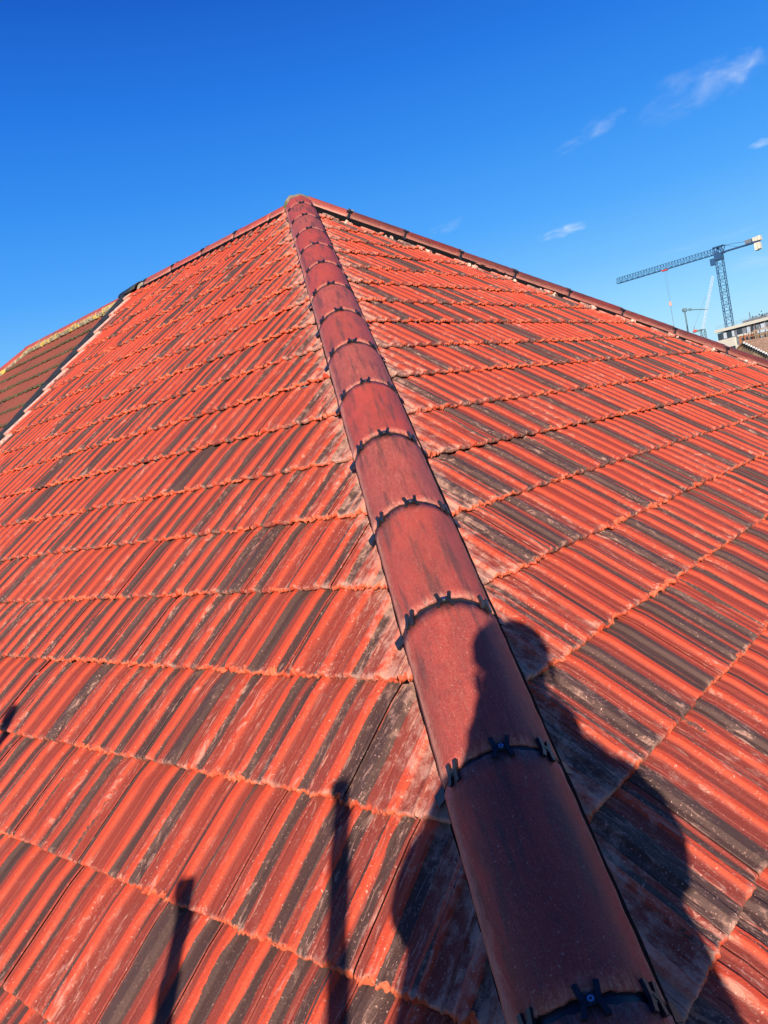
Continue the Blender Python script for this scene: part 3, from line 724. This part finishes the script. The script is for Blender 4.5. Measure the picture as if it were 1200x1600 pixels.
# ------------------------------------------------------------------ tower cranes
def PP(az, d, z): return Vector((CAM.x+d*math.cos(R_(az)), CAM.y+d*math.sin(R_(az)), z))
def ez(el, d): return CAM.z+d*math.tan(R_(el))
M_blue = plain('blue crane paint', (.012, .050, .125), .45, 0, .2, .4)
M_whitec = plain('crane paint paled by haze', (.42, .47, .52), .5, 0, .08, .4)  # haze over the far luffing crane is put into this pale colour
M_conc = plain('pale concrete block', (.50, .45, .36), .9, 0, .1, .8)
M_redc = plain('red crane part', (.55, .06, .04), .5, 0, .1, 1)
M_cable = plain('steel cable', (.16, .17, .19), .5, .5, .1, 1)
M_teal = plain('grey green crane paint', (.10, .16, .18), .5, 0, .1, .4)
def lattice(b, a, c, wd, ht, n, r, side, up, tri=False, rd_=None):
    """four-chord (or three-chord) lattice from a to c"""
    rd_ = rd_ or r*.6
    def pts(t):
        p = a+(c-a)*t
        if tri: return [p-side*wd/2, p+side*wd/2, p+up*ht]
        return [p-side*wd/2-up*ht/2, p+side*wd/2-up*ht/2, p+side*wd/2+up*ht/2, p-side*wd/2+up*ht/2]
    k = 3 if tri else 4
    P0, P1 = pts(0), pts(1)
    for i in range(k): b.tube(P0[i], P1[i], r, 4)
    prev = pts(0)
    for j in range(1, n+1):
        cur = pts(j/n)
        for i in range(k):
            i2 = (i+1) % k
            if j % 2: b.tube(prev[i], cur[i2], rd_, 4)
            else: b.tube(prev[i2], cur[i], rd_, 4)
            b.tube(cur[i], cur[i2], rd_, 4)
        prev = cur
D = 220.
base = PP(15.75, D, -8.9)
cr1 = tag(empty('tower_crane', base), 'tall blue tower crane with a long horizontal lattice jib and pale counterweights', 'tower crane')
zb = ez(8.50, D); zt = zb
tip = PP(22.2, 228., zb); jd = (tip-Vector((base.x, base.y, zb))); jd.z = 0; JL = jd.length; jd.normalize()
js = Vector((-jd.y, jd.x, 0)); UPV = Vector((0, 0, 1))
def at1(o): o.location = -Vector(base); return o
top = Vector((base.x, base.y, zb))
b = MB(); lattice(b, Vector((base.x, base.y, -8.9)), top-UPV*1.6, 1.65, 1.65, 24, .10, jd, js, rd_=.055); at1(b.build('mast', M_blue, cr1))
b = MB(); b.box((-.95, -.95, -1.5), (.95, .95, -.9)); b.box((-.95, -.95, -.9), (.95, .95, 0)); b.v = [tuple(top+jd*v[0]+js*v[1]+UPV*v[2]) for v in b.v]; at1(b.build('slewing_unit', M_blue, cr1))
b = MB(); b.box((-.55, -.5, -2.6), (.55, .5, -1.0)); b.v = [tuple(top+jd*(v[0]+1.3)+js*(v[1]+1.1)+UPV*v[2]) for v in b.v]; at1(b.build('cab', M_blue, cr1))
b = MB(); lattice(b, top+jd*1.0, tip, 1.2, 1.45, 34, .08, js, UPV, True, .04); at1(b.build('jib', M_blue, cr1))
b = MB(); b.box((-1.6, -.6, 0), (1.0, .6, 1.75)); b.v = [tuple(top+jd*v[0]+js*v[1]+UPV*v[2]) for v in b.v]
b2 = MB(); lattice(b2, top-jd*1.7+UPV*.8, top+jd*1.0+UPV*.8, 1.3, 1.7, 3, .16, js, UPV, rd_=.12); at1(b2.build('tower_top', M_blue, cr1))
ce = top-jd*9.6
b = MB()
for sx in (-1, 1): b.tube(top-jd*1.0+js*sx*.6+UPV*.05, ce+js*sx*.6+UPV*.05, .17, 4)
for k in range(9): b.tube(top-jd*(1.5+k)+js*.6, top-jd*(1.5+k)-js*.6, .08, 4)
b.tube(top-jd*1.6+UPV*1.6, top-jd*7.0+UPV*.9, .06, 4); b.tube(top-jd*7.0+UPV*.9, top-jd*7.2+UPV*.1, .08, 4)
b.tube(top-jd*1.6+UPV*1.6, top-jd*5.0+UPV*.1, .05, 4)
at1(b.build('counter_jib', M_blue, cr1))
b = MB(); b.box((-8.0, -.6, .25), (-6.5, .6, 1.15)); b.v = [tuple(top+jd*v[0]+js*v[1]+UPV*v[2]) for v in b.v]; at1(b.build('winch', M_cable, cr1))
for (x0, x1, z0, z1) in ((-10.1, -9.5, .25, 1.3), (-9.45, -8.9, .25, 1.25), (-8.85, -8.3, .3, 1.2)):
    b = MB(); b.box((x0, -.9, z0), (x1, .9, z1)); b.v = [tuple(top+jd*v[0]+js*v[1]+UPV*v[2]) for v in b.v]; at1(b.build('counterweight', M_conc, cr1))
for (x0, x1, z0, z1) in ((-9.8, -9.2, -1.75, -.18), (-9.15, -8.5, -1.9, -.18)):
    b = MB(); b.box((x0, -.9, z0), (x1, .9, z1)); b.v = [tuple(top+jd*v[0]+js*v[1]+UPV*v[2]) for v in b.v]; at1(b.build('counterweight', M_conc, cr1))
tl = math.sin(R_(19.32-15.75))*D/abs(js.dot(Vector((math.cos(R_(19.32)), math.sin(R_(19.32)), 0)))) if False else D*math.tan(R_(19.32-15.75))*.985
tp_ = top+jd*tl
b = MB(); b.box((-.7, -.6, -.32), (.7, .6, -.05)); b.v = [tuple(tp_+jd*v[0]+js*v[1]+UPV*v[2]) for v in b.v]; at1(b.build('trolley', M_redc, cr1))
hz = ez(6.35, D)
b = MB()
for sx in (-1, 1): b.tube(tp_+jd*sx*.3-UPV*.3, Vector((tp_.x, tp_.y, hz))+jd*sx*.12, .022, 4)
b.tube((tp_.x, tp_.y, hz-1.0), (tp_.x, tp_.y, ez(4.2, D)), .05, 4); at1(b.build('hoist_rope', M_cable, cr1))
b = MB(); b.box((-.28, -.2, -1.1), (.28, .2, .0)); b.v = [tuple(Vector((tp_.x, tp_.y, hz))+jd*v[0]+js*v[1]+UPV*v[2]) for v in b.v]; at1(b.build('hook_block', plain('pink hook block', (.6, .3, .22), .6), cr1, bevel=.08))

D2 = 380.
b0 = PP(17.39, D2, -8.9); cr2 = tag(empty('luffing_crane', b0), 'faint white luffing crane with its jib raised steeply, left of the blue mast', 'crane')
def at2(o): o.location = -Vector(b0); return o
foot = Vector((b0.x, b0.y, ez(3.98, D2))); jt = PP(16.28, D2, ez(7.18, D2)); d2 = (jt-foot).normalized(); sdv = Vector((math.cos(R_(17)), math.sin(R_(17)), 0)); u2 = d2.cross(sdv)
b = MB(); lattice(b, foot, jt, .9, .9, 20, .085, sdv, u2, rd_=.05); at2(b.build('jib', M_whitec, cr2))
b = MB(); lattice(b, Vector((b0.x, b0.y, -8.9)), foot, 1.8, 1.8, 14, .16, Vector((1, 0, 0)), Vector((0, 1, 0)), rd_=.09); at2(b.build('mast', M_teal, cr2))
pa = PP(16.87, D2, ez(6.09, D2)); pb_ = PP(17.86, D2, ez(4.30, D2))
b = MB(); b.tube(pa, pb_, .05, 4); at2(b.build('pendant', M_cable, cr2))
b = MB(); b.tube(foot, PP(18.0, D2, ez(3.95, D2)), .4, 6); b.tube(pb_, PP(17.95, D2, ez(3.95, D2)), .16, 5); at2(b.build('counter_jib', M_teal, cr2))
b = MB(); c_ = PP(17.85, D2, ez(4.0, D2)); b.box((-.7, -.7, -.5), (.7, .7, .5), Matrix.Translation(c_)); at2(b.build('winch_house', M_redc, cr2, bevel=.1))
D3 = 420.
b0 = PP(18.3, D3, -8.9); cr3 = tag(empty('tower_crane', b0), 'small distant grey tower crane with a thin jib just above the far hip', 'tower crane')
def at3(o): o.location = -Vector(b0); return o
t3 = Vector((b0.x, b0.y, ez(5.5, D3)))
b = MB(); b.tube((b0.x, b0.y, -8.9), t3, .42, 4); at3(b.build('mast', M_teal, cr3))
b = MB(); e3 = PP(16.9, 444., t3.z); b.tube(t3, e3, .26, 4); at3(b.build('jib', M_teal, cr3))
b = MB(); q3 = t3+(t3-e3).normalized()*2; b.tube(t3, q3, .3, 4); b.box((-.9, -.9, -.9), (.9, .9, .8), Matrix.Translation(t3)); at3(b.build('slewing_unit', M_teal, cr3, bevel=.2))
b = MB(); q3 = t3+(e3-t3).normalized()*2.2; b.box((-.6, -.6, -.6), (.6, .6, .6), Matrix.Translation(PP(17.95, 424., t3.z))); at3(b.build('trolley', M_teal, cr3, bevel=.2))

# ------------------------------------------------------------------ buildings beyond the right hip
M_grey = plain('grey screened opening', (.14, .15, .17), .7, 0, .35, 1.2)
M_brick2 = plain('rough orange brick', (.36, .13, .06), .9, 0, .35, 1.5)
M_mixed = plain('mottled stock brick', (.25, .155, .085), .9, 0, .5, 2.0)
M_cream = plain('cream render', (.50, .46, .37), .85, 0, .06, .6)
def block_frame(az0, d0, az1, d1):
    a = PP(az0, d0, 0); c = PP(az1, d1, 0); x = (c-a).normalized(); y = Vector((-x.y, x.x, 0))
    if y.dot(Vector((a.x-CAM.x, a.y-CAM.y, 0))) < 0: y = -y
    return a, x, y, (c-a).length
KX = .74
def placed(b, a, x, y): b.v = [tuple(Vector((a.x, a.y, 0))+x*v[0]*KX+y*v[1]+UPV*v[2]) for v in b.v]; return b
a, x, y, L = block_frame(16.6, 130, 13.0, 125.5)
nbld = tag(empty('apartment_block', (a.x, a.y, -8.9)), 'unfinished cream concrete apartment block with a flat roof, below the blue crane', 'building')
def at4(o): o.location = (-a.x, -a.y, 8.9); return o
zr = ez(3.74, 130)
b = MB(); b.box((-.15, -.3, zr-.42), (L+9, 14, zr)); placed(b, a, x, y); at4(b.build('roof', M_cream, nbld))
b = MB(); b.box((0, .25, -8.9), (L+8.8, 13.6, zr-.56)); placed(b, a, x, y); at4(b.build('wall', M_grey, nbld))
z1 = ez(3.02, 130)
b = MB(); b.box((-.1, -.22, z1-1.25), (3.75, .24, z1+.02)); placed(b, a, x, y); at4(b.build('balcony_band', M_cream, nbld))
for k, (x0, x1) in enumerate(((.2, 1.05), (1.35, 1.9), (2.15, 2.9), (3.15, 3.5))):
    b = MB(); b.box((x0, .10, z1+.14), (x1, .24, zr-.66)); placed(b, a, x, y); at4(b.build('window', (M_glass, M_whitec, M_glass, M_whitec)[k], nbld))
for x0 in (1.9, 3.7):
    b = MB(); b.box((x0, -.18, -8.9), (x0+.45, .24, z1-1.27)); placed(b, a, x, y); at4(b.build('column', M_cream, nbld))
for k in range(6):
    x0 = 4.4+k*.95
    b = MB(); b.box((x0, .08, zr-1.75), (x0+.62, .24, zr-.68)); placed(b, a, x, y); at4(b.build('window', (M_glass, M_grey, M_whitec)[k % 3], nbld))
b = MB()
for k in range(14):
    b.tube((k*.9, .1, zr), (k*.9, .1, zr+.55), .022, 4)
b.tube((0, .1, zr+.55), (11.7, .1, zr+.55), .02, 4); b.tube((0, .1, zr+.28), (11.7, .1, zr+.28), .015, 4)
placed(b, a, x, y); at4(b.build('railing', M_galv, nbld))
b = MB(); b.tube((5.9, 2, zr), (5.9, 2, zr+1.5), .09, 6); placed(b, a, x, y); at4(b.build('flue', M_teal, nbld))
b = MB(); b.box((4.8, 1.2, zr), (9.5, 6, zr+.45)); placed(b, a, x, y); at4(b.build('roof_plant', M_grey, nbld))

KX = .78
a5, x5, y5, L5 = block_frame(15.33, 104, 12.6, 101.5)
ob = tag(empty('brick_building', (a5.x, a5.y, -8.9)), 'old orange and brown brick building with small dark windows under scaffold poles', 'building')
def at5(o): o.location = (-a5.x, -a5.y, 8.9); return o
zo = ez(3.02, 104)
b = MB(); b.box((0, 0, -8.9), (2.2, 7, zo)); placed(b, a5, x5, y5); at5(b.build('wall', M_brick2, ob))
b = MB(); b.box((2.203, .15, -8.9), (8, 7, zo+.35)); placed(b, a5, x5, y5); at5(b.build('wall', M_mixed, ob))
b = MB(); b.box((-.06, -.05, -8.9), (2.21, .0, zo-1.0)); placed(b, a5, x5, y5); at5(b.build('lower_wall', M_mixed, ob))
b = MB(); b.box((-.08, -.1, zo), (1.0, 7.1, zo+.22)); placed(b, a5, x5, y5); at5(b.build('coping', M_cream, ob))
for k in range(3):
    b = MB(); b.box((.45+k*.68, -.03, zo-.62), (.75+k*.68, .05, zo-.22)); placed(b, a5, x5, y5); at5(b.build('window', M_glass, ob))
b = MB(); b.box((2.9, .05, zo-.15), (4.4, .16, zo+.25)); placed(b, a5, x5, y5); at5(b.build('window', M_whitec, ob))
b = MB(); b.box((3.3, .05, zo-1.6), (3.7, .16, zo-.5)); placed(b, a5, x5, y5); at5(b.build('window', M_whitec, ob))
for k, xx in enumerate((2.35, 2.95)):
    b = MB(); b.tube((xx, -.5, -8.9), (xx, -.5, zo+1.0), .045, 6); placed(b, a5, x5, y5); at5(b.build('pole', plain('rusty pole', (.12, .05, .03), .8), ob))
for k in range(7):
    b = MB(); b.tube((2.5+k*.85, -1.2, -8.9), (2.5+k*.85, -1.2, zo+.9-.2*(k % 3)), .035, 5)
    placed(b, a5, x5, y5); at5(b.build('pole', M_cable, ob))
for zz in (zo-1.9, zo-.4):
    b = MB(); b.box((2.3, -1.3, zz), (8, -.5, zz+.05)); b.tube((2.3, -1.22, zz+.5), (8, -1.22, zz+.5), .03, 5); placed(b, a5, x5, y5); at5(b.build('scaffold_board', M_board, ob))
# lower gabled house in front with white bargeboard
KX = 1.0
a6, x6, y6, L6 = block_frame(15.6, 88, 12.8, 84)
gh = tag(empty('gabled_house', (a6.x, a6.y, -8.9)), 'low brown gabled house with a white dog-tooth verge in front of the brick building', 'house')
def at6(o): o.location = (-a6.x, -a6.y, 8.9); return o
pk = ez(2.62, 87); xk = 1.25
b = MB(); W_ = 3.4; sl_ = .62
vs = [(xk-W_, 0, -8.9), (xk+W_, 0, -8.9), (xk+W_, 0, pk-W_*sl_), (xk, 0, pk), (xk-W_, 0, pk-W_*sl_)]
b.add(vs+[(p[0], 8, p[2]) for p in vs], [(0, 1, 2, 3, 4), (9, 8, 7, 6, 5), (0, 5, 6, 1), (1, 6, 7, 2), (4, 9, 5, 0)]); placed(b, a6, x6, y6); at6(b.build('wall', M_mixed, gh))
for sx in (-1, 1):
    b = MB(); b.add([(xk, -.2, pk+.03), (xk+sx*(W_+.2), -.2, pk+.03-(W_+.2)*sl_), (xk+sx*(W_+.2), 8.2, pk+.03-(W_+.2)*sl_), (xk, 8.2, pk+.03)], [(0, 1, 2, 3)]); placed(b, a6, x6, y6)
    o = at6(b.build('roof', plain('brown roof', (.27, .16, .10), .9, 0, .3, 3), gh)); md = o.modifiers.new('t', 'SOLIDIFY'); md.thickness = .1
b = MB()
for k in range(12):
    t = .05+k*.27; b.box((xk+t, -.30, pk-t*sl_-.13), (xk+t+.18, -.22, pk-t*sl_+.02))
placed(b, a6, x6, y6); at6(b.build('verge', M_white, gh))

# bare tree behind the block
def tree(loc, h, seed):
    rr = random.Random(seed); root = empty('tree', loc)
    b = MB(); tips = []
    def grow(p, d, L, r, k):
        q = p+d*L; b.tube(p, q, r, 5, r*.7)
        if k == 0: tips.append(q); return
        for _ in range(3):
            nd = (d+Vector((rr.uniform(-1, 1), rr.uniform(-1, 1), rr.uniform(-.2, .7)))*.6).normalized(); grow(q, nd, L*.72, r*.62, k-1)
    grow(Vector((0, 0, 0)), Vector((0, 0, 1)), h*.36, h*.02, 4)
    b.build('trunk', plain('bark', (.07, .05, .04), .95, 0, .2, 2), root)
    c = MB()
    for t in tips:
        for _ in range(22):
            p = t+Vector((rr.gauss(0, 1), rr.gauss(0, 1), rr.gauss(0, .8)))*h*.035; s_ = h*.010
            v1 = Vector((rr.gauss(0, 1), rr.gauss(0, 1), rr.gauss(0, 1))).normalized()*s_; v2 = v1.orthogonal().normalized()*s_
            c.add([p-v1, p+v2, p+v1, p-v2], [(0, 1, 2, 3)])
    c.build('crown', plain('dark olive leaves', (.055, .055, .03), .8, 0, .35, 1), root)
    return root
p = PP(12.0, 190, -8.9); tag(tree(p, 20.4, 5), 'dark tree showing above the roof at the right edge of the picture', 'tree')
